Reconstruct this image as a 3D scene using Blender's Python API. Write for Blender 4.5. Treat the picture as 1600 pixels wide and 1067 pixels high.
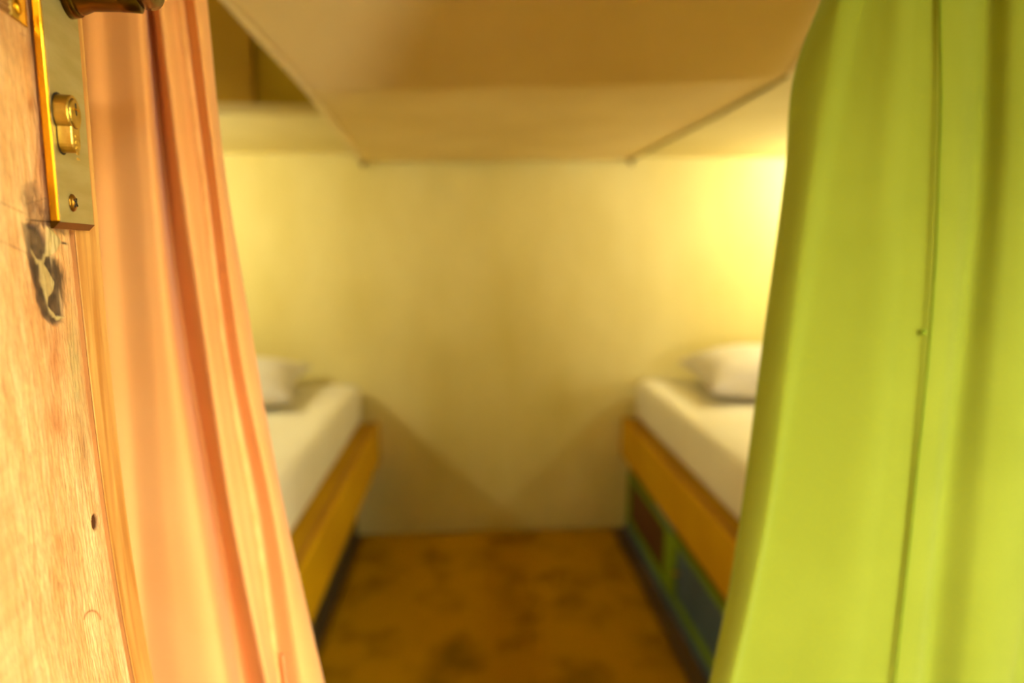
import bpy, bmesh, math, random
import numpy as np
from mathutils import Vector, noise as mnoise

for o in list(bpy.data.objects):
    bpy.data.objects.remove(o, do_unlink=True)
scene = bpy.context.scene
COL = scene.collection

# ------------------------------------------------------------------ camera
H = 1.15          # camera height (m)
FPX = 950.0       # focal length in pixels of the 1600 x 1067 frame
TH = math.atan(148.5/FPX)
PS = math.atan(65/FPX*math.cos(TH))
cF = np.array([math.sin(PS)*math.cos(TH), math.cos(PS)*math.cos(TH), -math.sin(TH)])
cR = np.array([math.cos(PS), -math.sin(PS), 0.0])
cU = np.cross(cR, cF)
cC = np.array([0.0, 0.0, H])
cam_d = bpy.data.cameras.new('camera')
cam_d.sensor_width = 36.0
cam_d.lens = FPX/1600*36.0
cam_d.clip_start = 0.01
cam_d.dof.use_dof = True
cam_d.dof.focus_distance = 0.325
cam_d.dof.aperture_fstop = 2.9
cam = bpy.data.objects.new('camera', cam_d)
COL.objects.link(cam)
cam.location = (0, 0, H)
cam.rotation_euler = (math.pi/2-TH, 0, -PS)
scene.camera = cam

# ------------------------------------------------------------------ world, lights, exposure
world = bpy.data.worlds.new('world'); scene.world = world
world.use_nodes = True
world.node_tree.nodes['Background'].inputs[0].default_value = (1.0, 0.86, 0.58, 1)
world.node_tree.nodes['Background'].inputs[1].default_value = 0.12

HALL_POWER = 100.0
hl = bpy.data.lights.new('hall_light', 'AREA')
hl.shape = 'RECTANGLE'; hl.size = 0.7; hl.size_y = 0.45
hl.energy = HALL_POWER; hl.color = (1.0, 0.95, 0.80)
hall_light = bpy.data.objects.new('hall_light', hl); COL.objects.link(hall_light)
hall_light.location = (1.0, -1.0, 2.0)
hall_light.rotation_euler = (Vector((-0.1, 0.5, 0.8))-Vector((1.0, -1.0, 2.0))).to_track_quat('-Z', 'Y').to_euler()

vs = scene.view_settings
vs.view_transform = 'Standard'; vs.look = 'None'; vs.gamma = 1.0
vs.use_curve_mapping = False
vs.exposure = 0.0

BULB = 270.0       # emission strength of the corner lamps

GLOBE = 60.0      # emission strength of the added fill globe

# ------------------------------------------------------------------ pixel rays
def ray(x, y): return cF + cR*((x-800)/FPX) + cU*((533.5-y)/FPX)
def onY(x, y, Y): r = ray(x, y); return cC + r*(Y/r[1])
def onZ(x, y, Z): r = ray(x, y); return cC + r*((Z-H)/r[2])
def onX(x, y, X): r = ray(x, y); return cC + r*(X/r[0])
def proj(P):
    q = np.asarray(P)-cC; d = q@cF
    return 800+FPX*(q@cR)/d, 533.5-FPX*(q@cU)/d

# ------------------------------------------------------------------ helpers
def lin(c):
    return tuple(((v/255)/12.92 if v/255 <= 0.04045 else ((v/255+0.055)/1.055)**2.4) for v in c)+(1.0,)

def mat(name, col, rough=0.6, col2=None, scale=8.0, detail=4.0, stretch=(1, 1, 1), lo=0.35, hi=0.65,
        bump=0.0, bscale=60.0, metallic=0.0, spec=0.4, transl=0.0, emit=None, sheen=0.0, attr=None):
    m = bpy.data.materials.new(name); m.use_nodes = True
    nt = m.node_tree; N = nt.nodes; L = nt.links
    b = N['Principled BSDF']; out = N['Material Output']
    b.inputs['Roughness'].default_value = rough
    b.inputs['Metallic'].default_value = metallic
    b.inputs['Specular IOR Level'].default_value = spec
    if sheen: b.inputs['Sheen Weight'].default_value = sheen
    tc = N.new('ShaderNodeTexCoord'); mp = N.new('ShaderNodeMapping')
    mp.inputs['Scale'].default_value = stretch
    L.new(tc.outputs['Object'], mp.inputs['Vector'])
    csock = None
    if attr:
        a = N.new('ShaderNodeVertexColor'); a.layer_name = attr; csock = a.outputs['Color']
    if col2 is not None:
        n = N.new('ShaderNodeTexNoise'); n.inputs['Scale'].default_value = scale; n.inputs['Detail'].default_value = detail
        L.new(mp.outputs['Vector'], n.inputs['Vector'])
        r = N.new('ShaderNodeValToRGB')
        r.color_ramp.elements[0].position = lo; r.color_ramp.elements[1].position = hi
        r.color_ramp.elements[0].color = lin(col); r.color_ramp.elements[1].color = lin(col2)
        L.new(n.outputs['Fac'], r.inputs['Fac'])
        if csock is not None:
            mx = N.new('ShaderNodeMix'); mx.data_type = 'RGBA'; mx.blend_type = 'MULTIPLY'
            mx.inputs[0].default_value = 1.0
            L.new(csock, mx.inputs[6]); L.new(r.outputs['Color'], mx.inputs[7]); csock = mx.outputs[2]
        else:
            csock = r.outputs['Color']
    if csock is not None:
        L.new(csock, b.inputs['Base Color'])
    else:
        b.inputs['Base Color'].default_value = lin(col)
    if bump:
        n2 = N.new('ShaderNodeTexNoise'); n2.inputs['Scale'].default_value = bscale; n2.inputs['Detail'].default_value = 5
        L.new(mp.outputs['Vector'], n2.inputs['Vector'])
        bp = N.new('ShaderNodeBump'); bp.inputs['Strength'].default_value = bump; bp.inputs['Distance'].default_value = 0.01
        L.new(n2.outputs['Fac'], bp.inputs['Height']); L.new(bp.outputs['Normal'], b.inputs['Normal'])
    if transl:
        t = N.new('ShaderNodeBsdfTranslucent'); ms = N.new('ShaderNodeMixShader'); ms.inputs[0].default_value = transl
        if csock is not None: L.new(csock, t.inputs['Color'])
        else: t.inputs['Color'].default_value = lin(col)
        L.new(b.outputs[0], ms.inputs[1]); L.new(t.outputs[0], ms.inputs[2]); L.new(ms.outputs[0], out.inputs['Surface'])
    if emit:
        b.inputs['Emission Color'].default_value = emit[0]; b.inputs['Emission Strength'].default_value = emit[1]
    return m

def tag(o, label=None, cat=None, group=None, kind=None):
    if label: o['label'] = label
    if cat: o['category'] = cat
    if group: o['group'] = group
    if kind: o['kind'] = kind
    return o

def empty(name, loc=(0, 0, 0)):
    o = bpy.data.objects.new(name, None); COL.objects.link(o); o.location = loc
    o.empty_display_size = 0.05
    return o

def link(name, me, m, parent=None, smooth=False):
    o = bpy.data.objects.new(name, me); COL.objects.link(o)
    me.materials.append(m)
    if smooth:
        me.polygons.foreach_set('use_smooth', [True]*len(me.polygons))
    if parent is not None:
        o.parent = parent
        o.location = -parent_world(parent)
    return o

def parent_world(p):
    v = Vector((0, 0, 0))
    while p is not None:
        v = v+p.location; p = p.parent
    return v

def from_bm(name, bm, m, parent=None, smooth=False):
    bmesh.ops.recalc_face_normals(bm, faces=bm.faces)
    me = bpy.data.meshes.new(name); bm.to_mesh(me); bm.free()
    return link(name, me, m, parent, smooth)

def box(name, lo, hi, m, parent=None, bevel=0.0, seg=2, smooth=False):
    bm = bmesh.new(); bmesh.ops.create_cube(bm, size=1)
    for v in bm.verts:
        v.co = Vector([(lo[i]+hi[i])/2+v.co[i]*(hi[i]-lo[i]) for i in range(3)])
    if bevel:
        bmesh.ops.bevel(bm, geom=list(bm.edges), offset=bevel, segments=seg, affect='EDGES', profile=0.5)
    return from_bm(name, bm, m, parent, smooth)

def grid_mesh(name, P, m, parent=None, smooth=True, closed_u=False):
    """P: (rows, cols, 3) array"""
    r, c = P.shape[:2]
    idx = np.arange(r*c).reshape(r, c)
    q = np.stack([idx[:-1, :-1], idx[:-1, 1:], idx[1:, 1:], idx[1:, :-1]], -1).reshape(-1, 4)
    if closed_u:
        q2 = np.stack([idx[:-1, -1], idx[:-1, 0], idx[1:, 0], idx[1:, -1]], -1).reshape(-1, 4)
        q = np.concatenate([q, q2])
    me = bpy.data.meshes.new(name)
    me.from_pydata(P.reshape(-1, 3).tolist(), [], q.tolist())
    me.update()
    return link(name, me, m, parent, smooth)

def tube(name, pts, rad, m, parent=None, seg=10, smooth=True, cap=True):
    pts = [Vector(p) for p in pts]
    if not hasattr(rad, '__len__'): rad = [rad]*len(pts)
    bm = bmesh.new(); rings = []
    up = None
    for i, p in enumerate(pts):
        t = (pts[min(i+1, len(pts)-1)]-pts[max(i-1, 0)]).normalized()
        if up is None:
            up = Vector((0, 0, 1)) if abs(t.z) < 0.9 else Vector((1, 0, 0))
        a = t.cross(up).normalized(); b = a.cross(t).normalized(); up = b
        rings.append([bm.verts.new(p+(a*math.cos(k*2*math.pi/seg)+b*math.sin(k*2*math.pi/seg))*rad[i]) for k in range(seg)])
    for i in range(len(rings)-1):
        for k in range(seg):
            bm.faces.new((rings[i][k], rings[i][(k+1) % seg], rings[i+1][(k+1) % seg], rings[i+1][k]))
    if cap:
        bm.faces.new(rings[0]); bm.faces.new(rings[-1])
    return from_bm(name, bm, m, parent, smooth)

def catmull(xk, yk, x):
    """smooth interpolation, linear extrapolation; yk may be (n,) """
    xk = np.asarray(xk, float); yk = np.asarray(yk, float); x = np.asarray(x, float)
    d = np.gradient(yk, xk)
    i = np.clip(np.searchsorted(xk, x)-1, 0, len(xk)-2)
    h = xk[i+1]-xk[i]; t = np.clip((x-xk[i])/h, 0, 1)
    h00 = 2*t**3-3*t**2+1; h10 = t**3-2*t**2+t; h01 = -2*t**3+3*t**2; h11 = t**3-t**2
    y = h00*yk[i]+h10*h*d[i]+h01*yk[i+1]+h11*h*d[i+1]
    return y

rng = np.random.default_rng(7)
def vnoise(u, v, seed=0):
    """value noise 0..1 on arrays"""
    g = np.random.default_rng(seed).random((256, 256))
    iu = np.floor(u).astype(int); iv = np.floor(v).astype(int)
    fu = u-iu; fv = v-iv; fu = fu*fu*(3-2*fu); fv = fv*fv*(3-2*fv)
    G = lambda a, b: g[a % 256, b % 256]
    return (G(iu, iv)*(1-fu)+G(iu+1, iv)*fu)*(1-fv)+(G(iu, iv+1)*(1-fu)+G(iu+1, iv+1)*fu)*fv

def sdf(px, py, poly):
    """signed distance in pixels, positive inside"""
    inside = np.zeros(px.shape, bool); dmin = np.full(px.shape, 1e9)
    n = len(poly)
    for i in range(n):
        x0, y0 = poly[i]; x1, y1 = poly[(i+1) % n]
        c = ((y0 > py) != (y1 > py)) & (px < (x1-x0)*(py-y0)/((y1-y0) if y1 != y0 else 1e-9)+x0)
        inside ^= c
        ex, ey = x1-x0, y1-y0
        t = np.clip(((px-x0)*ex+(py-y0)*ey)/(ex*ex+ey*ey+1e-9), 0, 1)
        dmin = np.minimum(dmin, np.hypot(px-x0-t*ex, py-y0-t*ey))
    return np.where(inside, dmin, -dmin)

def sstep(a, b, x):
    t = np.clip((x-a)/(b-a), 0, 1); return t*t*(3-2*t)

# ------------------------------------------------------------------ materials
M = {}
M['wall'] = mat('cream_wall_paint', (234, 220, 152), 0.75, (212, 194, 112), 2.2, 6, (1, 1, 0.5), 0.3, 0.7, bump=0.05, bscale=25)
M['ceil'] = mat('cream_ceiling_paint', (226, 210, 150), 0.8, (214, 196, 130), 2.0, 4, bump=0.05, bscale=20)
M['riser'] = mat('olive_paint', (200, 178, 60), 0.7, (190, 166, 50), 3)
M['riser2'] = mat('brown_board', (176, 140, 34), 0.7, (166, 130, 28), 3)
M['floor'] = mat('dark_floor', (92, 68, 24), 0.7, (70, 50, 16), 6)
M['rug'] = mat('mottled_brown_carpet', (112, 79, 0), 0.95, (164, 118, 0), 5.5, 6, lo=0.26, hi=0.52, bump=0.5, bscale=160, spec=0.05)
M['sheet'] = mat('off_white_sheet', (228, 220, 192), 0.85, (222, 212, 182), 5, bump=0.08, bscale=14)
M['pillow'] = mat('off_white_pillowcase', (214, 206, 188), 0.85, (202, 192, 172), 7, bump=0.1, bscale=18)
M['yellow'] = mat('mustard_paint', (188, 144, 0), 0.6, (176, 132, 0), 5, spec=0.15)
M['seam'] = mat('mustard_seam_line', (150, 98, 4), 0.6)  # darker mustard of the seam line along the bed frame
M['green'] = mat('lime_green_paint', (116, 146, 10), 0.5, (102, 130, 8), 6)
M['blue'] = mat('slate_blue_paint', (68, 90, 102), 0.5, (60, 80, 92), 6)
M['brown'] = mat('dark_brown_wood', (84, 48, 8), 0.6, (66, 36, 6), 5)
M['dark'] = mat('dark_plinth', (62, 52, 20), 0.7, (48, 40, 16), 5)
M['orange'] = mat('orange_cotton', (246, 187, 114), 0.85, (244, 181, 106), 12, bump=0.12, bscale=900, transl=0.22, sheen=0.15)
M['hem'] = mat('orange_hem', (246, 192, 118), 0.85, (230, 172, 98), 40, bump=0.1, bscale=400, transl=0.15)
M['slit'] = mat('orange_slit', (226, 140, 84), 0.85)
M['lime'] = mat('lime_cotton', (150, 166, 40), 0.85, (144, 160, 34), 9, bump=0.1, bscale=700, transl=0.22, sheen=0.15)
M['limeseam'] = mat('lime_seam', (136, 164, 32), 0.85, (130, 158, 28), 20, transl=0.15)
M['cloth'] = mat('peach_canopy_cloth', (246, 222, 158), 0.9, (238, 212, 146), 4, bump=0.1, bscale=20, transl=0.15)
M['piping'] = mat('pale_cloth_hem', (226, 202, 140), 0.85)
M['cord'] = mat('olive_cord', (150, 138, 80), 0.8)
M['iron'] = mat('rusty_hook', (120, 92, 50), 0.6, metallic=0.3)
M['veneer'] = mat('pale_veneer', (255, 255, 255), 0.62, (238, 222, 205), 90, 4, (1, 1, 0.25), attr='Col', bump=0.3, bscale=420, spec=0.3)
M['doorcore'] = mat('door_wood', (216, 160, 92), 0.6, (200, 142, 76), 12, stretch=(1, 1, 0.1))
M['lipping'] = mat('honey_hardwood', (228, 174, 94), 0.5, (192, 130, 56), 110, 6, (1, 1, 0.08), lo=0.35, hi=0.65, bump=0.12, bscale=180)
M['grooveline'] = mat('brown_edge_line', (176, 120, 62), 0.7, (140, 92, 44), 50, stretch=(1, 1, 0.2))
M['brass'] = mat('polished_brass', (232, 176, 38), 0.25, (222, 160, 30), 30, metallic=1.0)
M['brassdull'] = mat('dull_brass', (216, 186, 92), 0.36, (184, 150, 60), 60, metallic=1.0, bump=0.1, bscale=250)
M['satin'] = mat('satin_bronze_plate', (196, 188, 142), 0.5, (182, 172, 122), 20, stretch=(1, 1, 6), metallic=1.0, bump=0.03, bscale=300)
M['lever'] = mat('dark_bronze_lever', (120, 92, 30), 0.28, (96, 70, 20), 30, metallic=1.0)
M['black'] = mat('keyhole_dark', (26, 18, 6), 0.7)
M['screw'] = mat('worn_brass_screw', (186, 138, 52), 0.35, (130, 88, 30), 200, metallic=1.0)
M['fibre'] = mat('torn_wood_fibre', (176, 130, 70), 0.8, (130, 84, 34), 120)
M['metalwhite'] = mat('white_enamel', (225, 218, 200), 0.4)
M['lampglass'] = mat('lit_opal_glass', (255, 245, 220), 0.4, emit=((1.0, 0.98, 0.78, 1), BULB))
M['globe'] = mat('added_fill_globe', (255, 245, 220), 0.6, emit=((1.0, 0.95, 0.80, 1), GLOBE))
M['hallglass'] = mat('opal_diffuser', (255, 245, 220), 0.4, emit=((1.0, 0.86, 0.62, 1), 2.0))
M['rail'] = mat('steel_rail', (170, 160, 140), 0.4, metallic=0.8)

# ------------------------------------------------------------------ structure
D = 2.34           # back wall
XL, XR = -1.34, 1.56
YF = -0.34         # inner face of the doorway wall
YH = -2.3
ZL = 1.485         # low ceiling over the pillow end
ZH = 2.3
S = dict(kind='structure')
tag(box('floor', (XL-0.1, YH, -0.1), (XR+0.1, D+0.1, 0), M['floor']), **S)
tag(box('wall_back', (XL-0.1, D, 0), (XR+0.1, D+0.1, ZH), M['wall']), **S)
tag(box('wall_left', (XL-0.1, YH, 0), (XL, D, ZH), M['wall']), **S)
tag(box('wall_right', (XR, YH, 0), (XR+0.1, D, ZH), M['wall']), **S)
tag(box('ceiling', (XL-0.1, YH, ZH), (XR+0.1, D+0.1, ZH+0.1), M['ceil']), **S)
yr = float(onZ(420, 178, ZL)[1])
low = bmesh.new()
def prism(bm, poly, z0, z1):
    a = [bm.verts.new((x, y, z0)) for x, y in poly]; b = [bm.verts.new((x, y, z1)) for x, y in poly]
    bm.faces.new(a); bm.faces.new(b)
    for i in range(len(poly)):
        j = (i+1) % len(poly); bm.faces.new((a[i], a[j], b[j], b[i]))
prism(low, [(XL, D), (XL, yr), (0.12, yr), (0.12, 1.19), (XR, 1.19), (XR, D)], ZL, ZL+0.025)
tag(from_bm('ceiling_rear', low, M['ceil']), **S)
# upright boards closing the space above the low ceiling
tag(box('wall_loft', (XL, yr+0.02, ZL+0.025), (0.12, yr+0.06, ZH), M['riser']), **S)
xp = float(onY(396, 120, yr)[0])
tag(box('trim_1', (XL, yr-0.012, ZL+0.025), (xp, yr+0.02, ZH), M['riser2']), **S)
tag(box('wall_loft_right', (0.12, 1.20, ZL+0.025), (XR, 1.24, ZH), M['riser']), **S)
# unseen doorway wall; opening widened and lintel lowered to shape the hall light
DX0, DX1, DZ = -0.06, 1.34, 1.60
tag(box('wall_front_left', (XL, YF-0.1, 0), (DX0-0.02, YF, ZH), M['wall']), **S)
tag(box('wall_front_right', (DX1, YF-0.1, 0), (XR, YF, ZH), M['wall']), **S)
tag(box('wall_front_lintel', (DX0-0.02, YF-0.1, DZ), (DX1, YF, ZH), M['wall']), **S)

# ------------------------------------------------------------------ rug
def rug():
    xl0, xl1 = -0.45, -0.452; xr = 0.575
    nx, ny = 60, 90
    xs = np.linspace(xl0, xr, nx); ys = np.linspace(0.35, D-0.012, ny)
    X, Y = np.meshgrid(xs, ys)
    Z = 0.012+0.004*vnoise(X*9+3, Y*9+5, 3)+0.003*vnoise(X*30, Y*30, 4)
    X = X+0.006*(vnoise(Y*6, Y*0+2, 5)-0.5)
    P = np.stack([X, Y, Z], -1)
    e = np.minimum(np.minimum(np.arange(nx)[None, :], nx-1-np.arange(nx)[None, :]),
                   np.minimum(np.arange(ny)[:, None], ny-1-np.arange(ny)[:, None]))
    P[..., 2] = np.where(e == 0, 0.0005, P[..., 2])
    o = grid_mesh('rug', P, M['rug'])
    tag(o, 'mottled brown carpet runner on the floor between the two beds', 'rug')
rug()

# ------------------------------------------------------------------ beds
def rounded_slab(name, lo, hi, m, parent=None, r=0.035, n=5, puff=0.0, seed=1):
    """superellipsoid-edged mattress"""
    bm = bmesh.new(); bmesh.ops.create_cube(bm, size=1)
    for v in bm.verts:
        v.co = Vector([(lo[i]+hi[i])/2+v.co[i]*(hi[i]-lo[i]) for i in range(3)])
    bmesh.ops.bevel(bm, geom=list(bm.edges), offset=r, segments=n, affect='EDGES', profile=0.5)
    bmesh.ops.triangulate(bm, faces=[f for f in bm.faces if len(f.verts) > 4])
    bmesh.ops.subdivide_edges(bm, edges=[e for e in bm.edges if e.calc_length() > 0.3], cuts=10, use_grid_fill=True)
    for v in bm.verts:
        if v.co.z > lo[2]+0.02:
            v.co += Vector((0.0, 0.0, 1.0))*(mnoise.noise(v.co*5+Vector((seed, 0, 0)))*0.005)
            v.co.x += mnoise.noise(v.co*7+Vector((0, seed, 3)))*0.003
    return from_bm(name, bm, m, parent, True)

BY0, BY1 = 0.66, D-0.015     # bed length
FZ0, FZ1 = 0.315, 0.475      # mustard side board

def bed(side):
    s = -1 if side == 'l' else 1
    xin = -0.362 if side == 'l' else 0.598       # outer face of side board
    xm = -0.425 if side == 'l' else 0.648        # mattress inner side
    xb = -0.462 if side == 'l' else 0.628        # base face
    xw = XL+0.012 if side == 'l' else XR-0.012
    root = empty('platform_bed', ((xin+xw)/2, BY0, 0))
    def bx(name, x0, x1, y0, y1, z0, z1, m, par=root, bev=0.0):
        return box(name, (min(x0, x1), y0, z0), (max(x0, x1), y1, z1), m, par, bev)
    fr = bx('side_board', xin, xin+s*0.036, BY0, BY1, FZ0, FZ1, M['yellow'], bev=0.006)
    bx('edge_lip', xin+s*0.014, xin+s*0.020, BY0+0.01, BY1-0.01, FZ1-0.001, FZ1+0.004, M['seam'], fr)
    bx('deck', xin+s*0.037, xw, BY0, BY1, FZ1-0.05, FZ1-0.006, M['yellow'])
    bx('end_board', xb, xw, BY0, BY0+0.03, 0.0, FZ1-0.052, M['yellow'])
    if side == 'l':
        bx('base_panel', xb, xb-0.02, BY0+0.032, BY1, 0.0, FZ1-0.052, M['dark'])
        tag(root, 'mustard yellow platform bed with a dark recessed base', 'bed', 'platform beds along the side walls')
    else:
        xf = xb
        bx('carcass', xf+0.02, xf+0.03, BY0+0.032, BY1, 0.0, FZ1-0.052, M['dark'])
        zt = FZ1-0.053
        bx('plinth_strip', xf-0.006, xf+0.019, BY0+0.04, BY1-0.005, 0.0, 0.035, M['blue'])
        bx('bottom_rail', xf, xf+0.019, BY0+0.04, BY1-0.005, 0.036, 0.055, M['green'])
        bx('top_rail', xf, xf+0.019, BY0+0.04, BY1-0.005, 0.232, 0.248, M['green'])
        bx('gap_shade_panel', xf+0.010, xf+0.019, BY0+0.04, BY1-0.005, 0.249, zt, M['brown'])  # dark brown panel painting the shadow gap above the top rail
        bx('upper_strip', xf+0.004, xf+0.009, 1.76, 1.98, 0.2495, 0.272, M['blue'])
        ystile = [(BY1-0.035, BY1-0.006)]
        yc = BY1-0.035
        panels = []
        k = 0
        w = 0.45
        while yc-w > BY0+0.05:
            panels.append((yc-w, yc, k)); ystile.append((yc-w-0.10, yc-w)); yc -= w+0.10; k += 1
        for y0, y1 in ystile:
            bx('stile', xf, xf+0.019, max(y0, BY0+0.04), y1, 0.056, 0.231, M['green'])
        for y0, y1, k in panels:
            d = bx('cabinet_door', xf+0.008, xf+0.018, y0+0.002, y1-0.002, 0.058, 0.229, M['brown'] if k == 0 else M['blue'], bev=0.003)
            if k:
                tube('knob', [(xf+0.008, y1-0.03, 0.15), (xf-0.004, y1-0.03, 0.15), (xf-0.012, y1-0.03, 0.15)], [0.004, 0.004, 0.009], M['brassdull'], d)
        tag(root, 'mustard yellow platform bed with green framed blue and brown cabinet doors below', 'bed', 'platform beds along the side walls')
    # mattress
    mt = rounded_slab('mattress', (min(xm, xw), BY0+0.02, FZ1-0.004), (max(xm, xw), BY1-0.012, 0.632), M['sheet'], r=0.03, seed=2 if side == 'l' else 9)
    tag(mt, 'white sheeted mattress on the bed with the dark recessed base' if side == 'l' else 'white sheeted mattress on the bed with green framed cabinet doors', 'mattress', 'mattresses on the platform beds')
bed('l'); bed('r')

def pillow(c, rx, ry, h, rotz, label, tilt=0.0, seed=0):
    n, mm = 40, 30
    u = np.linspace(-1, 1, n); v = np.linspace(-1, 1, mm)
    Uu, Vv = np.meshgrid(u, v)
    def face(sgn):
        prof = np.maximum(0, (1-np.abs(Uu)**2.6))**0.55*np.maximum(0, (1-np.abs(Vv)**2.6))**0.55
        k = 1-0.10*(1-np.abs(Vv)**2)*np.abs(Uu)**3
        k2 = 1-0.10*(1-np.abs(Uu)**2)*np.abs(Vv)**3
        X = Uu*rx*k; Y = Vv*ry*k2
        w = 0.012*(vnoise(Uu*4+10+seed, Vv*4+10, 8+seed)-0.5)*prof
        Z = (h*0.62*prof+w+0.006*prof) if sgn > 0 else -h*0.38*prof
        Z = Z+h*0.38
        return np.stack([X, Y, Z], -1)
    a, b = face(1), face(-1)
    bm = bmesh.new()
    for P in (a, b):
        vs_ = [[bm.verts.new(P[i, j]) for j in range(n)] for i in range(mm)]
        for i in range(mm-1):
            for j in range(n-1):
                bm.faces.new((vs_[i][j], vs_[i][j+1], vs_[i+1][j+1], vs_[i+1][j]))
    bmesh.ops.remove_doubles(bm, verts=bm.verts, dist=0.0008)
    ct, st = math.cos(tilt), math.sin(tilt)
    for vv in bm.verts:
        y, z = vv.co.y, vv.co.z
        vv.co.y = y*ct-z*st; vv.co.z = y*st+z*ct
    zmin = min(vv.co.z for vv in bm.verts)
    for vv in bm.verts: vv.co.z -= zmin
    o = from_bm('pillow', bm, M['pillow'], None, True)
    o.location = c; o.rotation_euler.z = rotz
    tag(o, label, 'pillow', 'pillows at the back wall')
pillow((-0.885, 2.06, 0.634), 0.31, 0.21, 0.13, 0.10, 'white pillow on the mattress of the bed with the dark base', 0.08, 1)
pillow((1.075, 2.07, 0.634), 0.29, 0.21, 0.15, -0.06, 'plump white pillow on the mattress of the bed with cabinet doors', 0.06, 3)

# ------------------------------------------------------------------ corner lamps
def corner_lamp(xw, y, z, label):
    s = 1 if xw < 0 else -1
    r = empty('wall_lamp', (xw, y, z))
    tube('wall_plate', [(xw+s*0.001, y, z), (xw+s*0.016, y, z)], [0.045, 0.04], M['metalwhite'], r, 20)
    tube('arm', [(xw+s*0.016, y, z), (xw+s*0.045, y, z), (xw+s*0.08, y, z)], 0.011, M['metalwhite'], r, 10)
    bm = bmesh.new(); bmesh.ops.create_uvsphere(bm, u_segments=20, v_segments=12, radius=0.042)
    for v in bm.verts: v.co += Vector((xw+s*0.115, y, z))
    from_bm('bulb', bm, M['lampglass'], r, True)
    tag(r, label, 'lamp', 'lit lamps above the beds')
corner_lamp(XL, yr-0.03, 1.38, 'lit round wall lamp above the bed with dark base')
corner_lamp(XR, D-0.36, 1.38, 'lit round wall lamp above the bed with cabinet doors')

# ------------------------------------------------------------------ cloth canopy and hooks
def canopy():
    hL = np.array([-0.388, D-0.03, 1.458]); hR = np.array([0.606, D-0.03, 1.474])
    fL = onY(484, 142, 1.15); fR = onY(1226, 122, 1.15)
    tL = onY(352, 0, 1.06); tR = onY(1300, 0, 1.06)
    d = tL-fL; gL = tL+d*(0.14/-d[1]); d2 = tR-fR; gR = tR+d2*(0.14/-d2[1])
    gR[2] = gL[2] = max(gL[2], gR[2])
    rows = [(hL, hR), (fL, fR), (tL, tR), (gL, gR)]
    root = empty('cloth_canopy', tuple((hL+hR)/2))
    us = np.linspace(0, 1, 50)
    P = []
    n1 = 26
    def line(a, b, sag):
        return a[None, :]*(1-us[:, None])+b[None, :]*us[:, None]-np.array([0, 0, 1])[None, :]*(sag*4*us*(1-us))[:, None]
    segs = []
    for k in range(len(rows)-1):
        for t in np.linspace(0, 1, n1 if k < 2 else 12, endpoint=False):
            segs.append((k, t))
    segs.append((len(rows)-2, 1.0))
    L = np.array([r[0] for r in rows]); Rr = np.array([r[1] for r in rows])
    for k, t in segs:
        a = L[k]*(1-t)+L[k+1]*t; b = Rr[k]*(1-t)+Rr[k+1]*t
        sag = 0.004
        row = line(a, b, sag)
        row[:, 2] += 0.006*(vnoise(us*5, us*0+(k+t)*3.0, 12)-0.5)
        P.append(row)
    P = np.array(P)
    # soften the crease
    for _ in range(1):
        P[1:-1] = P[1:-1]*0.5+(P[:-2]+P[2:])*0.25
    o = grid_mesh('cloth', P, M['cloth'], root)
    md = o.modifiers.new('thick', 'SOLIDIFY'); md.thickness = 0.002; md.offset = 0
    tube('hem', [tuple(p) for p in P[::3, 0]]+[tuple(P[-1, 0])], 0.0065, M['piping'], root, 8)
    tube('cord', [tuple(p+np.array([0.0, 0, -0.004])) for p in P[0:n1+2:3, -1]], 0.004, M['cord'], root, 8)
    tube('hem', [tuple(p) for p in P[n1+2::3, -1]]+[tuple(P[-1, -1])], 0.0065, M['piping'], root, 8)
    tag(root, 'pale peach cloth canopy tied to two hooks in the back wall', 'canopy')
    # wooden pole that carries the front edge
    yp, zp = P[-1, 0, 1], P[-1, 0, 2]
    tag(tube('canopy_pole', [(XL+0.001, yp, zp+0.012), (XR-0.001, yp, zp+0.012)], 0.012, M['doorcore'], None, 14),
        'slim wooden pole spanning the room and carrying the cloth canopy', 'pole')
    for h, lab in ((hL, 'small metal hook in the back wall near the pale canopy hem'), (hR, 'small metal hook in the back wall at the olive canopy cord')):
        r = empty('wall_hook', (h[0], D, h[2]))
        tube('plate', [(h[0], D-0.001, h[2]), (h[0], D-0.006, h[2])], 0.013, M['iron'], r, 14)
        pts = [(h[0], D-0.006, h[2])]
        for a in np.linspace(0, 4.2, 12):
            pts.append((h[0], D-0.022-0.011*math.sin(a), h[2]-0.011+0.011*math.cos(a)))
        tube('hook', pts, 0.004, M['iron'], r, 8)
        tag(r, lab, 'hook')
canopy()

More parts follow.
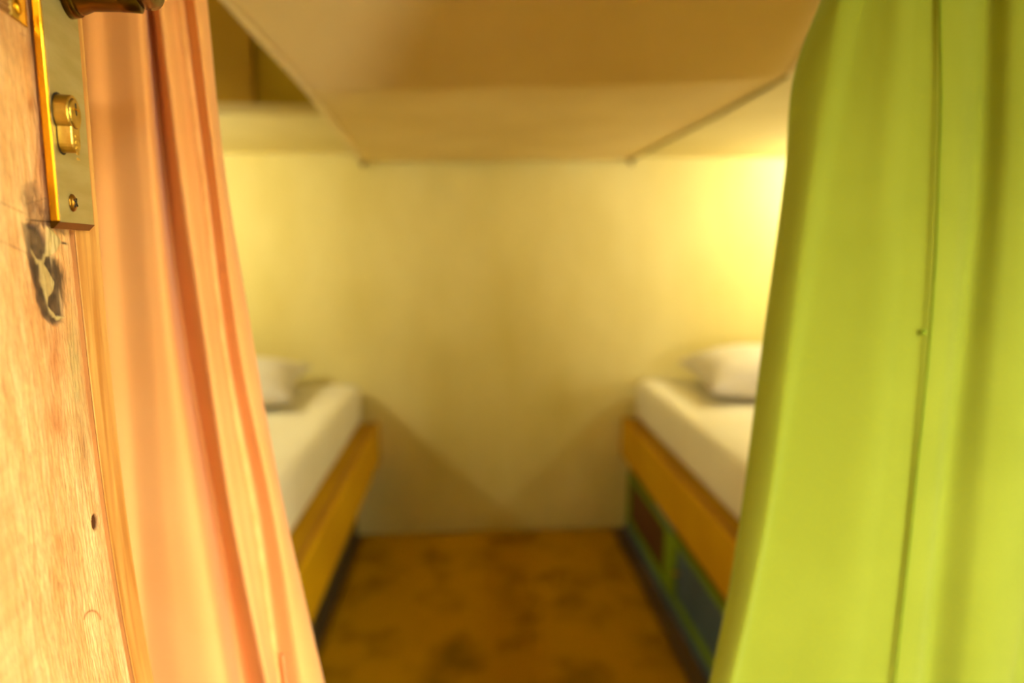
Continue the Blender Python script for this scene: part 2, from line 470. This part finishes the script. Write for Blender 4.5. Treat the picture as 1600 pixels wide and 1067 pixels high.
# ------------------------------------------------------------------ curtains
def curtain_surface(cols, z0, z1, rows, sub, floor_x=None):
    """cols: list of (list of (y,x) pixel keys, depth). Returns (rows, n, 3)"""
    zs = np.linspace(z0, z1, rows)
    XY = []
    for keys, Y in cols:
        pts = np.array([onY(x, y, Y) for y, x in keys])
        o = np.argsort(pts[:, 2]); pts = pts[o]
        zk, xk = pts[:, 2], pts[:, 0]
        x = catmull(zk, xk, np.clip(zs, zk[0], zk[-1]))
        # above the frame the folds carry on with a fading slope; below they hang plumb
        st = (xk[-1]-xk[-2])/(zk[-1]-zk[-2])
        x = x+np.where(zs > zk[-1], st*0.25*(1-np.exp(-(zs-zk[-1])/0.25)), 0)
        sb = (xk[1]-xk[0])/(zk[1]-zk[0])
        x = x+np.where(zs < zk[0], -sb*0.10*(1-np.exp(-(zk[0]-zs)/0.10)), 0)
        XY.append((x, np.full(rows, Y)))
    X = np.array([a for a, b in XY]); Y = np.array([b for a, b in XY])      # (cols, rows)
    n = len(cols)
    t = np.linspace(0, n-1, (n-1)*sub+1)
    P = np.zeros((rows, len(t), 3))
    k = np.arange(n)
    for r in range(rows):
        P[r, :, 0] = catmull(k, X[:, r], t); P[r, :, 1] = catmull(k, Y[:, r], t); P[r, :, 2] = zs[r]
    return P, t

YK = (0, 267, 533, 800, 1067)
def K(*xs): return list(zip(YK, xs))
def curtain(name, P, m, label, cat='curtain'):
    root = empty(name, (float(P[:, :, 0].mean()), float(P[:, :, 1].mean()), float(P[0, 0, 2])))
    o = grid_mesh('panel', P, m, root)
    md = o.modifiers.new('thick', 'SOLIDIFY'); md.thickness = 0.0012; md.offset = -1
    tag(root, label, cat)
    return root

ZR = 1.86      # curtain rail height
oc = [
    (K(-60, -40, -10, 30, 80), 0.50),
    (K(10, 25, 45, 80, 120), 0.46),
    (K(80, 95, 115, 145, 180), 0.49),
    (K(125, 138, 156, 186, 212), 0.462),
    (K(164, 181, 199, 218, 236), 0.4635),
    (K(202, 223, 243, 262, 290), 0.458),
    (K(224, 245, 272, 308, 350), 0.463),
    (K(232, 258, 291, 338, 380), 0.497),
    (K(246, 279, 318, 360, 414), 0.466),
    (K(268, 303, 338, 383, 428), 0.476),
    (K(287, 321, 353, 404, 440), 0.488),
    (K(306, 338, 375, 430, 474), 0.478),
    (K(323, 351, 395, 446, 506), 0.505),
    (K(318, 346, 390, 441, 500), 0.535),
]
P, t = curtain_surface(oc, 0.10, ZR-0.0085, 150, 14)
# small cloth irregularities
P[:, :, 1] += 0.003*(vnoise(P[:, :, 0]*22+50, P[:, :, 2]*7+9, 21)-0.5)
root = curtain('curtain', P, M['orange'], 'orange curtain hanging in deep folds beside the wooden door')
a0 = int(9.55*14); a1 = int(10.05*14)
Hs = P[:, a0:a1+1].copy(); Hs[:, :, 1] -= 0.0022
h = grid_mesh('hem', Hs, M['hem'], root)
st = int(10.35*14)
sl = [tuple(P[r, st]+np.array([0, -0.0016, 0])) for r in range(150) if P[r, st, 2] < onY(438, 1016, 0.485)[2] and P[r, st, 2] > 0.66]
tube('hem_slit', sl, 0.0014, M['slit'], root, 8)

seam = [(0, 1468), (150, 1470), (267, 1466), (533, 1453), (800, 1427), (1067, 1398)]
ge = [(0, 1283), (100, 1246), (267, 1227), (533, 1192), (800, 1157), (930, 1136), (1067, 1108)]
def off(k, d): return [(y, x+d) for y, x in k]
gc = [
    (off(ge, 14), 0.55),
    (ge, 0.522),
    (K(1312, 1268, 1232, 1196, 1140), 0.500),
    (K(1350, 1304, 1262, 1214, 1160), 0.505),
    (K(1376, 1345, 1316, 1276, 1228), 0.503),
    (K(1405, 1386, 1374, 1342, 1302), 0.499),
    (K(1432, 1420, 1406, 1380, 1346), 0.503),
    (K(1456, 1447, 1434, 1413, 1382), 0.5045),
    (off(seam, 0), 0.501),
    (K(1500, 1497, 1480, 1455, 1428), 0.505),
    (K(1540, 1530, 1506, 1476, 1450), 0.518),
    (K(1588, 1580, 1560, 1536, 1508), 0.504),
    (K(1640, 1632, 1614, 1588, 1550), 0.506),
    ([(0, 1690), (267, 1680), (533, 1655), (800, 1625), (950, 1602), (1067, 1584)], 0.528),
    ([(0, 1680), (267, 1668), (533, 1643), (800, 1612), (950, 1588), (1067, 1570)], 0.575),
    (K(1760, 1750, 1730, 1700, 1660), 0.60),
    (K(1850, 1840, 1820, 1800, 1760), 0.56),
    (K(1930, 1920, 1900, 1880, 1840), 0.61),
]
P, t = curtain_surface(gc, 0.10, ZR-0.0085, 150, 14)
P[:, :, 1] += 0.003*(vnoise(P[:, :, 0]*20+50, P[:, :, 2]*6+9, 31)-0.5)
root = curtain('curtain', P, M['lime'], 'lime green curtain with a stitched vertical seam facing the orange one')
js = 8*14
tube('seam', [tuple(P[r, js]+np.array([0, -0.0004, 0])) for r in range(0, 150, 2)], 0.0010, M['limeseam'], root, 8)
rk = int(np.argmin(np.abs(P[:, js, 2]-onY(1445, 515, 0.5)[2])))
jk = int(7.35*14); kp = P[rk, jk]
bm = bmesh.new(); bmesh.ops.create_icosphere(bm, subdivisions=2, radius=0.0026)
for v in bm.verts:
    v.co = Vector((v.co.x*1.2, v.co.y*0.8, v.co.z))+Vector(kp)+Vector((0, -0.002, 0))
from_bm('stitch_knot', bm, M['limeseam'], root, True)

# rail for both curtains
rail = tube('curtain_rail', [(XL+0.001, 0.505, ZR), (XR-0.001, 0.505, ZR)], 0.009, M['rail'], None, 14)
tag(rail, 'steel curtain rail spanning the room above the two curtains', 'rail')

# ------------------------------------------------------------------ door
BETA = math.radians(107)
hG = np.array([math.sin(PS), math.cos(PS), 0.0])
t_away = cR*math.cos(BETA)+hG*math.sin(BETA)
dA = -t_away                                  # along the leaf, towards the hinges
dN = cR*math.sin(BETA)-hG*math.cos(BETA)      # face normal (towards the doorway side)
P0 = cC+ray(150, 360)*0.35; P0[2] = 0.0
# old leaf, slightly warped along its height: measured along the free edge
def edge_d(x, y):
    """out-of-plane offset at which the free edge meets pixel (x, y)"""
    r = ray(x, y)
    A = np.array([[r[0], -dN[0]], [r[1], -dN[1]]])
    k, d = np.linalg.solve(A, P0[:2]-cC[:2])
    return (cC+r*k)[2], d
bk = sorted([edge_d(*p) for p in ((124, 60), (137, 230), (149, 360), (163, 540), (181, 720), (205, 890), (235, 1067))])
BZ = np.array([b[0] for b in bk]); BD = np.array([b[1] for b in bk])
cpoly = np.polyfit(BZ, BD, 3)
def bow(hh):
    hc = np.clip(hh, BZ[0], BZ[-1]); base = np.polyval(cpoly, hc)
    dp = np.polyder(cpoly)
    ext = np.where(hh < BZ[0], np.polyval(dp, BZ[0])*0.1*np.tanh((hh-BZ[0])/0.1), 0)+np.where(hh > BZ[-1], np.polyval(dp, BZ[-1])*0.1*np.tanh((hh-BZ[-1])/0.1), 0)
    return base+ext
def DW(s, hh, d):
    s = np.asarray(s, float); hh = np.asarray(hh, float); d = np.asarray(d, float)
    q = P0+dA*s[..., None]+dN*(d+bow(hh))[..., None]
    q[..., 2] = hh
    return q
def dpx(x, y, d=0.0):
    """pixel -> (s, h) on the face"""
    r = ray(x, y); b = 0.0; 
    for _ in range(6):
        o = P0[:2]+dN[:2]*(d+b)
        A = np.array([[r[0], -dA[0]], [r[1], -dA[1]]])
        k, s = np.linalg.solve(A, o-cC[:2])
        hh = (cC+r*k)[2]; b = float(bow(np.array(hh)))
    return s, hh

LEAF = 0.70; TOPZ = 1.585
LQ = sorted([dpx(x, y, 0.0)[::-1] for x, y in ((88, 120), (107, 365), (125, 500), (144, 660), (150, 710), (163, 815), (185, 960), (206, 1067))])
LQp = np.polyfit([q[0] for q in LQ], [q[1] for q in LQ], 2)
STRIP = dpx(111, 400, 0.0)[0]
def stripf(hh):
    return np.clip(np.polyval(LQp, np.clip(hh, LQ[0][0], LQ[-1][0])), 0.012, 0.06)

door = empty('door_1', tuple(P0+dA*LEAF*0.5)); door['kind'] = 'structure'
LIPD = 0.0022

def warp_box(name, s0, s1, h0, h1, d0, d1, m, par, bev=0.0, hn=1, smooth=False, seg=2, taper=0):
    bm = bmesh.new(); bmesh.ops.create_cube(bm, size=1)
    for v in bm.verts:
        v.co = Vector(((s0+s1)/2+v.co.x*(s1-s0), (d0+d1)/2+v.co.y*(d1-d0), (h0+h1)/2+v.co.z*(h1-h0)))
    if bev:
        bmesh.ops.bevel(bm, geom=list(bm.edges), offset=bev, segments=seg, affect='EDGES', profile=0.5)
    if hn > 1:
        for i in range(1, hn):
            hz = h0+(h1-h0)*i/hn
            bmesh.ops.bisect_plane(bm, geom=list(bm.verts)+list(bm.edges)+list(bm.faces), plane_co=(0, 0, hz), plane_no=(0, 0, 1))
    for v in bm.verts:
        if taper:
            f = float(stripf(np.array(v.co.z)))
            v.co.x = v.co.x*f/STRIP if taper == 1 else v.co.x-STRIP+f
        v.co = Vector(DW(v.co.x, v.co.z, v.co.y))
    return from_bm(name, bm, m, par, smooth)

warp_box('core', 0.0015, LEAF, 0.012, TOPZ, -0.036, -0.0032, M['doorcore'], door, 0, 40)
warp_box('edge_strip', 0.0, STRIP, 0.012, TOPZ, -0.003, LIPD, M['lipping'], door, 0.0006, 60, taper=1)

warp_box('groove', STRIP+0.0001, STRIP+0.0016, 0.012, TOPZ, -0.003, LIPD-0.0004, M['grooveline'], door, 0, 60, taper=2)  # thin brown box, a darker line along the edge strip
def door_face():
    h_lo = dpx(240, 1067)[1]-0.03; h_hi = dpx(100, 0)[1]+0.05
    s_hi = dpx(-12, 600)[0]
    ss = np.concatenate([np.arange(STRIP-0.001, s_hi, 0.0008), np.linspace(s_hi+0.002, LEAF, 20)])
    hs = np.concatenate([np.linspace(0.012, h_lo-0.004, 30), np.arange(h_lo, h_hi, 0.0006), np.linspace(h_hi+0.004, TOPZ, 25)])
    SS, HH = np.meshgrid(ss, hs)
    SS = SS+(stripf(HH)-STRIP)*np.clip((LEAF-SS)/(LEAF-STRIP), 0, 1)
    W = DW(SS, HH, np.zeros_like(SS))
    dep = (W-cC)@cF
    ok = dep > 0.12
    px = np.where(ok, 800+FPX*((W-cC)@cR)/np.where(ok, dep, 1), -500.0)
    py = np.where(ok, 533.5-FPX*((W-cC)@cU)/np.where(ok, dep, 1), -500.0)
    # noise in door coordinates (metres)
    def nz(fs, fh, seed): return vnoise(SS*fs+7.3, HH*fh+3.1, seed)
    wob = (nz(500, 260, 41)-0.5)*9+(nz(1100, 500, 42)-0.5)*6
    base = np.zeros(SS.shape+(3,)); L3 = lambda c: np.array(lin(c)[:3])
    base[:] = L3((238, 196, 136))
    g = nz(70, 9, 43)*0.5+nz(220, 25, 44)*0.3+nz(600, 180, 45)*0.2
    base = base*(1-0.55*(g-0.42)[..., None]*np.array([0.5, 1.0, 1.5]))
    gr = nz(900, 300, 46); base *= (1-0.26*(gr-0.5)-0.16*(nz(350, 420, 61)-0.5))[..., None]
    def mixc(base, c, a): return base*(1-a[..., None])+L3(c)*a[..., None]
    def blob(cx, cy, rx, ry, soft=1.0, rot=0.0):
        x = px-cx; y = py-cy
        xr_ = x*math.cos(rot)+y*math.sin(rot); yr_ = -x*math.sin(rot)+y*math.cos(rot)
        return np.exp(-((xr_/rx)**2+(yr_/ry)**2)*soft)
    n5 = nz(120, 50, 47)
    # reddish bruises, greyish glue streak beside the strip, painted shadow at the top
    base = mixc(base, (196, 112, 48), np.clip(blob(88, 560, 15, 70)*0.8+blob(86, 640, 7, 30)*0.6+blob(95, 660, 28, 26)*0.5, 0, 0.8)*(0.4+0.8*n5))
    base = mixc(base, (208, 128, 66), np.clip(blob(55, 440, 40, 60)*0.45+blob(45, 560, 40, 50)*0.35, 0, 1)*n5)
    base = mixc(base, (196, 182, 122), np.clip(blob(117, 575, 9, 70, 1.0, -0.08)*(0.3+1.1*nz(300, 120, 48)), 0, 0.75))
    base = mixc(base, (150, 108, 62), np.clip(blob(130, 690, 7, 60)*0.6, 0, 1)*n5)
    base = mixc(base, (176, 124, 72), np.clip(blob(40, 75, 60, 30, 1, 0.4)*0.5*(0.4+n5)+blob(20, 20, 60, 40)*0.3, 0, 0.8))  # diagonal shadow and dimmer top painted into the veneer colour
    base = mixc(base, (198, 138, 96), np.clip(blob(62, 250, 18, 60)*0.6*(0.5+n5), 0, 0.7))
    base = mixc(base, (178, 110, 60), np.clip(blob(48, 163, 5, 12)*0.7, 0, 1))
    disp = np.zeros_like(SS)
    # torn patch
    tear_up = [(36, 290), (56, 283), (66, 312), (78, 334), (100, 352), (101, 366), (66, 352), (48, 360), (40, 335), (33, 310)]
    dark = [(36, 348), (62, 350), (72, 372), (80, 396), (92, 406), (102, 430), (103, 470), (98, 502), (84, 510), (68, 496), (58, 472), (51, 435), (43, 396)]
    pale = [(44, 368), (52, 388), (60, 402), (66, 404), (71, 392), (70, 352), (76, 350), (88, 364), (98, 378), (90, 392), (82, 402), (74, 404), (72, 412), (80, 424), (88, 440), (86, 458), (79, 466), (80, 478), (90, 492), (102, 492), (110, 484), (108, 494), (90, 503), (80, 494), (74, 480), (68, 456), (62, 440), (60, 416), (50, 396)]
    sd = sdf(px, py, tear_up)+wob*0.5
    a = sstep(-5, 5, sd); fib = nz(260, 420, 51)
    base = mixc(base, (146, 112, 80), a*(0.55+0.45*fib)); disp -= a*0.0006*fib
    crack = np.exp(-((py-(344+0.06*(px-60)+2*nz(900, 3, 52)))/1.0)**2)*(px > 40)*(px < 84)
    crack2 = np.exp(-((py-(318+0.3*(40-px)+3*nz(700, 3, 53)))/1.2)**2)*(px > 42)*(px < 72)
    base = mixc(base, (70, 44, 20), np.clip(crack+crack2*0.5, 0, 0.9))
    sd = sdf(px, py, dark)+wob*0.35
    a = sstep(-4, 6, sd)
    base = mixc(base, (58, 46, 36), a*(0.85+0.15*fib)); disp -= a*0.0007
    rim = np.clip(1-np.abs(sdf(px, py, dark)-3)/4, 0, 1)*(px < 80)
    base = mixc(base, (96, 72, 70), rim*0.5)
    sd = sdf(px, py, pale)+wob*0.22-2.0
    a = sstep(-1.0, 1.2, sd)
    base = mixc(base, (206, 188, 128), a*(0.8+0.2*nz(700, 500, 54))); disp += a*0.0005
    # chip at the edge of the strip, nail hole, crescents, scratches
    base = mixc(base, (60, 34, 12), np.clip(np.exp(-((px-100)/4.5)**2-((py-380-(px-100)*0.2)/1.6)**2)*1.4, 0, 1))
    hole = ((px-149)/6.0)**2+((py-815)/13.0)**2+0.25*(wob/9)
    a = 1-sstep(0.75, 1.1, hole)
    base = mixc(base, (86, 46, 12), a); disp -= a*0.0016
    base = mixc(base, (246, 214, 160), np.exp(-((px-146)/2.5)**2-((py-836)/3)**2))
    cres = np.exp(-((np.hypot((px-144)/16, (py-970)/20)-0.8)/0.09)**2)*(py < 968)*(px > 130)*(px < 160)
    base = mixc(base, (178, 104, 46), cres*0.8)
    for x0, y0, x1, y1 in ((0, 316, 40, 334), (0, 376, 52, 400), (31, 52, 40, 56)):
        tt = np.clip(((px-x0)*(x1-x0)+(py-y0)*(y1-y0))/((x1-x0)**2+(y1-y0)**2), 0, 1)
        dd = np.hypot(px-x0-tt*(x1-x0), py-y0-tt*(y1-y0))
        base = mixc(base, (120, 74, 40), np.exp(-(dd/1.1)**2)*0.7)
    wear = sstep(0.72, 0.9, nz(160, 40, 55))*0.35
    base = mixc(base, (250, 214, 156), wear)
    base = np.clip(base, 0, 1)
    W = DW(SS, HH, disp)
    r, c = SS.shape
    o = grid_mesh('face_skin', W, M['veneer'], door)
    ca = o.data.color_attributes.new('Col', 'FLOAT_COLOR', 'POINT')
    col = np.ones((r*c, 4)); col[:, :3] = base.reshape(-1, 3)
    ca.data.foreach_set('color', col.ravel())
door_face()

# lock furniture -----------------------------------------------------------
PT = 0.0042                       # plate thickness above the strip
pd0, pd1 = LIPD+0.0001, LIPD+PT
ps1, pz0 = dpx(95, 357, pd1)
ps0 = dpx(148.5, 352, pd1)[0]
pz1 = pz0+0.225
CH = 0.0032
plate = warp_box('handle_plate', ps0, ps1, pz0+CH, pz1, pd0, pd1-0.0004, M['brass'], door, 0.0007, 10)
warp_box('face_sheet', ps0+0.0015, ps1-0.0012, pz0+CH, pz1-0.001, pd1-0.0003, pd1, M['satin'], plate, 0, 10)

def dpt(s, hh, d): return Vector(DW(s, hh, d))
bm = bmesh.new()
cv = [[bm.verts.new(dpt(s_, h_, d_)) for h_, d_ in ((pz0+CH, pd0), (pz0+CH, pd1), (pz0, pd0+0.0012), (pz0, pd0))] for s_ in (ps0, ps1)]
for k in range(4):
    j = (k+1) % 4; bm.faces.new((cv[0][k], cv[0][j], cv[1][j], cv[1][k]))
bm.faces.new(cv[0]); bm.faces.new(cv[1])
from_bm('lower_chamfer', bm, M['lever'], plate)
# screw
ss_, sh_ = dpx(116.5, 317, pd1+0.001)
def dome(name, s, hh, d, rad, hgt, m, par, seg=24):
    bm = bmesh.new(); rings_ = []
    for k in range(6):
        a = k/5*math.pi/2
        rr = rad*math.cos(a) if k < 5 else rad*0.05
        rings_.append([bm.verts.new(dpt(s+rr*math.cos(b), hh+rr*math.sin(b), d+hgt*math.sin(a))) for b in np.linspace(0, 2*math.pi, seg+1)[:-1]])
    for i in range(5):
        for k in range(seg):
            bm.faces.new((rings_[i][k], rings_[i][(k+1) % seg], rings_[i+1][(k+1) % seg], rings_[i+1][k]))
    bm.faces.new(rings_[-1]); bm.faces.new(rings_[0])
    return from_bm(name, bm, m, par, True)
dome('screw', ss_, sh_, pd1+0.0001, 0.0044, 0.0016, M['screw'], plate)
for ang in (0.6, 0.6+math.pi/2):
    c_, s__ = math.cos(ang)*0.0026, math.sin(ang)*0.0026
    tube('screw_slot', [dpt(ss_-c_, sh_-s__, pd1+0.0014), dpt(ss_, sh_, pd1+0.0017), dpt(ss_+c_, sh_+s__, pd1+0.0014)], 0.0005, M['black'], plate, 6)

# euro profile cylinder: round plug above a narrow body
CP = 0.0062
cs, ctop = dpx(114, 149, pd1+CP)
_, cbot = dpx(117, 238, pd1+CP)
rad = 0.0085
ch = ctop-rad
wb = 0.0052
def profile(scale=1.0):
    pts = []
    a0 = math.asin(min(1, wb/rad))
    for a in np.linspace(-math.pi/2+a0, 1.5*math.pi-a0, 32):
        pts.append((rad*scale*math.cos(a), rad*scale*math.sin(a)))
    zb = cbot+wb-ch
    for a in np.linspace(math.pi, 2*math.pi, 12):
        pts.append((wb*scale*math.cos(a), zb+wb*scale*math.sin(a)))
    return pts
bm = bmesh.new()
pr = profile()
lv = []
for d, sc in ((pd1-0.001, 1.0), (pd1+CP-0.0006, 1.0), (pd1+CP, 0.95)):
    lv.append([bm.verts.new(dpt(cs-x*sc, ch+(z if sc == 1 else z*0.985), d)) for x, z in pr])
for i in range(2):
    for k in range(len(pr)):
        j = (k+1) % len(pr); bm.faces.new((lv[i][k], lv[i][j], lv[i+1][j], lv[i+1][k]))
bm.faces.new(lv[-1]); bm.faces.new(lv[0])
cyl = from_bm('lock_cylinder', bm, M['brassdull'], plate)
# black sheet on the plate painting the shadow gap round the cylinder
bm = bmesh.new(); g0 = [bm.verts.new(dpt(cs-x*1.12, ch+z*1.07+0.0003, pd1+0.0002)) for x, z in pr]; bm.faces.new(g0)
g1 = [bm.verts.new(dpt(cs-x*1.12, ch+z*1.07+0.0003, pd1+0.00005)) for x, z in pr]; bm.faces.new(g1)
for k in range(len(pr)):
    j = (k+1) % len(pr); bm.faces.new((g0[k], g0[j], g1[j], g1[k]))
from_bm('cylinder_gap_shade', bm, M['black'], plate)
def disc(name, s, hh, d0, d1, r0, m, par, seg=28):
    bm = bmesh.new()
    a = [bm.verts.new(dpt(s+r0*math.cos(b), hh+r0*math.sin(b), d0)) for b in np.linspace(0, 2*math.pi, seg+1)[:-1]]
    b_ = [bm.verts.new(dpt(s+r0*0.94*math.cos(b), hh+r0*0.94*math.sin(b), d1)) for b in np.linspace(0, 2*math.pi, seg+1)[:-1]]
    for k in range(seg): bm.faces.new((a[k], a[(k+1) % seg], b_[(k+1) % seg], b_[k]))
    bm.faces.new(a); bm.faces.new(b_)
    return from_bm(name, bm, m, par)
disc('plug_ring', cs, ch, pd1+CP-0.0002, pd1+CP+0.00015, 0.0073, M['black'], plate)
disc('key_plug', cs, ch, pd1+CP, pd1+CP+0.0007, 0.0069, M['brassdull'], plate)
warp_box('keyhole', cs-0.0007, cs+0.0007, ch-0.0008, ch+0.0048, pd1+CP+0.0006, pd1+CP+0.0009, M['black'], plate)
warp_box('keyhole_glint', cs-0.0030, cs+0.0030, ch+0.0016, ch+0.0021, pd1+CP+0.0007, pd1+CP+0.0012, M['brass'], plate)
# worn relief on the cylinder body (too worn to read)
for k in range(5):
    zc = ch-rad-0.0022-k*0.0026
    warp_box('relief_mark', cs-0.0016, cs+0.0014, zc-0.0005-0.0002*(k % 2), zc+0.0005, pd1+CP-0.0001, pd1+CP+0.00025, M['brassdull'], plate)

# lever handle
ls, lh = dpx(104, -22, pd1)
neck = []
nr = []
for d, r_ in ((0.0, 0.0125), (0.006, 0.0125), (0.010, 0.0105), (0.022, 0.0095), (0.032, 0.0092)):
    neck.append(dpt(ls, lh, pd1+d)); nr.append(r_)
lev = tube('lever_handle', neck, nr, M['lever'], door, 28)
bar = []; br = []
for k in range(14):
    a = k/13
    bar.append(dpt(ls-0.010+0.12*a, lh-0.002*math.sin(a*math.pi)+0.003, pd1+0.034+0.004*math.sin(a*math.pi)))
    br.append(0.0088-0.0012*a if k else 0.0075)
tube('lever_bar', bar, br, M['lever'], lev, 22)
tube('lever_collar', [dpt(ls, lh, pd1+0.0001), dpt(ls, lh, pd1+0.004)], [0.0150, 0.0138], M['lever'], lev, 28)

# remains of an older brass lock and a torn fibre strip next to the plate
o1, oz = dpx(44, 43, 0.0012); o2, _ = dpx(19, 43, 0.0012)
old = warp_box('old_lock_plate', o1, o2, oz, oz+0.09, 0.0002, 0.0013, M['brassdull'], door, 0.0003, 6)
dome('old_screw', (o1+o2)/2+0.001, dpx(28, 10, 0.0013)[1], 0.0013, 0.0035, 0.0010, M['brass'], old)
f2 = dpx(-3, 43, 0.001)[0]
fs = warp_box('fibre_strip', o2+0.0004, f2, oz, oz+0.09, 0.0002, 0.0008, M['fibre'], door, 0, 6)
for k in range(26):
    z = oz+0.001+k*0.0022
    warp_box('fibre_ridge', o2+0.001, f2-0.0015, z, z+0.0011, 0.0008, 0.0016, M['fibre'], fs)
# hinges at the jamb side
for z in (0.2, 0.75, 1.38):
    tube('hinge', [dpt(LEAF+0.004, z, -0.002), dpt(LEAF+0.004, z+0.09, -0.002)], 0.006, M['brassdull'], door, 12)
tag(door, 'open wooden door with torn veneer and a brass lock plate beside orange curtain')

# ------------------------------------------------------------------ hallway lamp housing
hlr = empty('hall_lamp', (1.0, -1.0, ZH))
box('housing', (0.6, -1.15, ZH-0.04), (1.4, -0.85, ZH-0.001), M['metalwhite'], hlr, 0.005)
box('diffuser', (0.62, -1.13, ZH-0.055), (1.38, -0.87, ZH-0.041), M['hallglass'], hlr, 0.005)
tag(hlr, 'long ceiling lamp in the hallway outside the door', 'lamp')

# ------------------------------------------------------------------ unseen globe added in the hallway to light door and curtains
fx, fy, fz, fr_ = 1.33, -0.95, 0.72, 0.17
fl = empty('added_fill_lamp', (fx, fy, 0))
tube('base', [(fx, fy, 0.001), (fx, fy, 0.018), (fx, fy, 0.024)], [0.13, 0.13, 0.12], M['metalwhite'], fl, 28)
tube('pole', [(fx, fy, 0.024), (fx, fy, fz-fr_+0.004)], 0.012, M['metalwhite'], fl, 12)
bm = bmesh.new(); bmesh.ops.create_uvsphere(bm, u_segments=32, v_segments=18, radius=fr_)
for v in bm.verts: v.co += Vector((fx, fy, fz))
from_bm('fill_globe', bm, M['globe'], fl, True)
tag(fl, 'added glowing globe on a stand in the hallway, lighting the door and curtains', 'lamp')
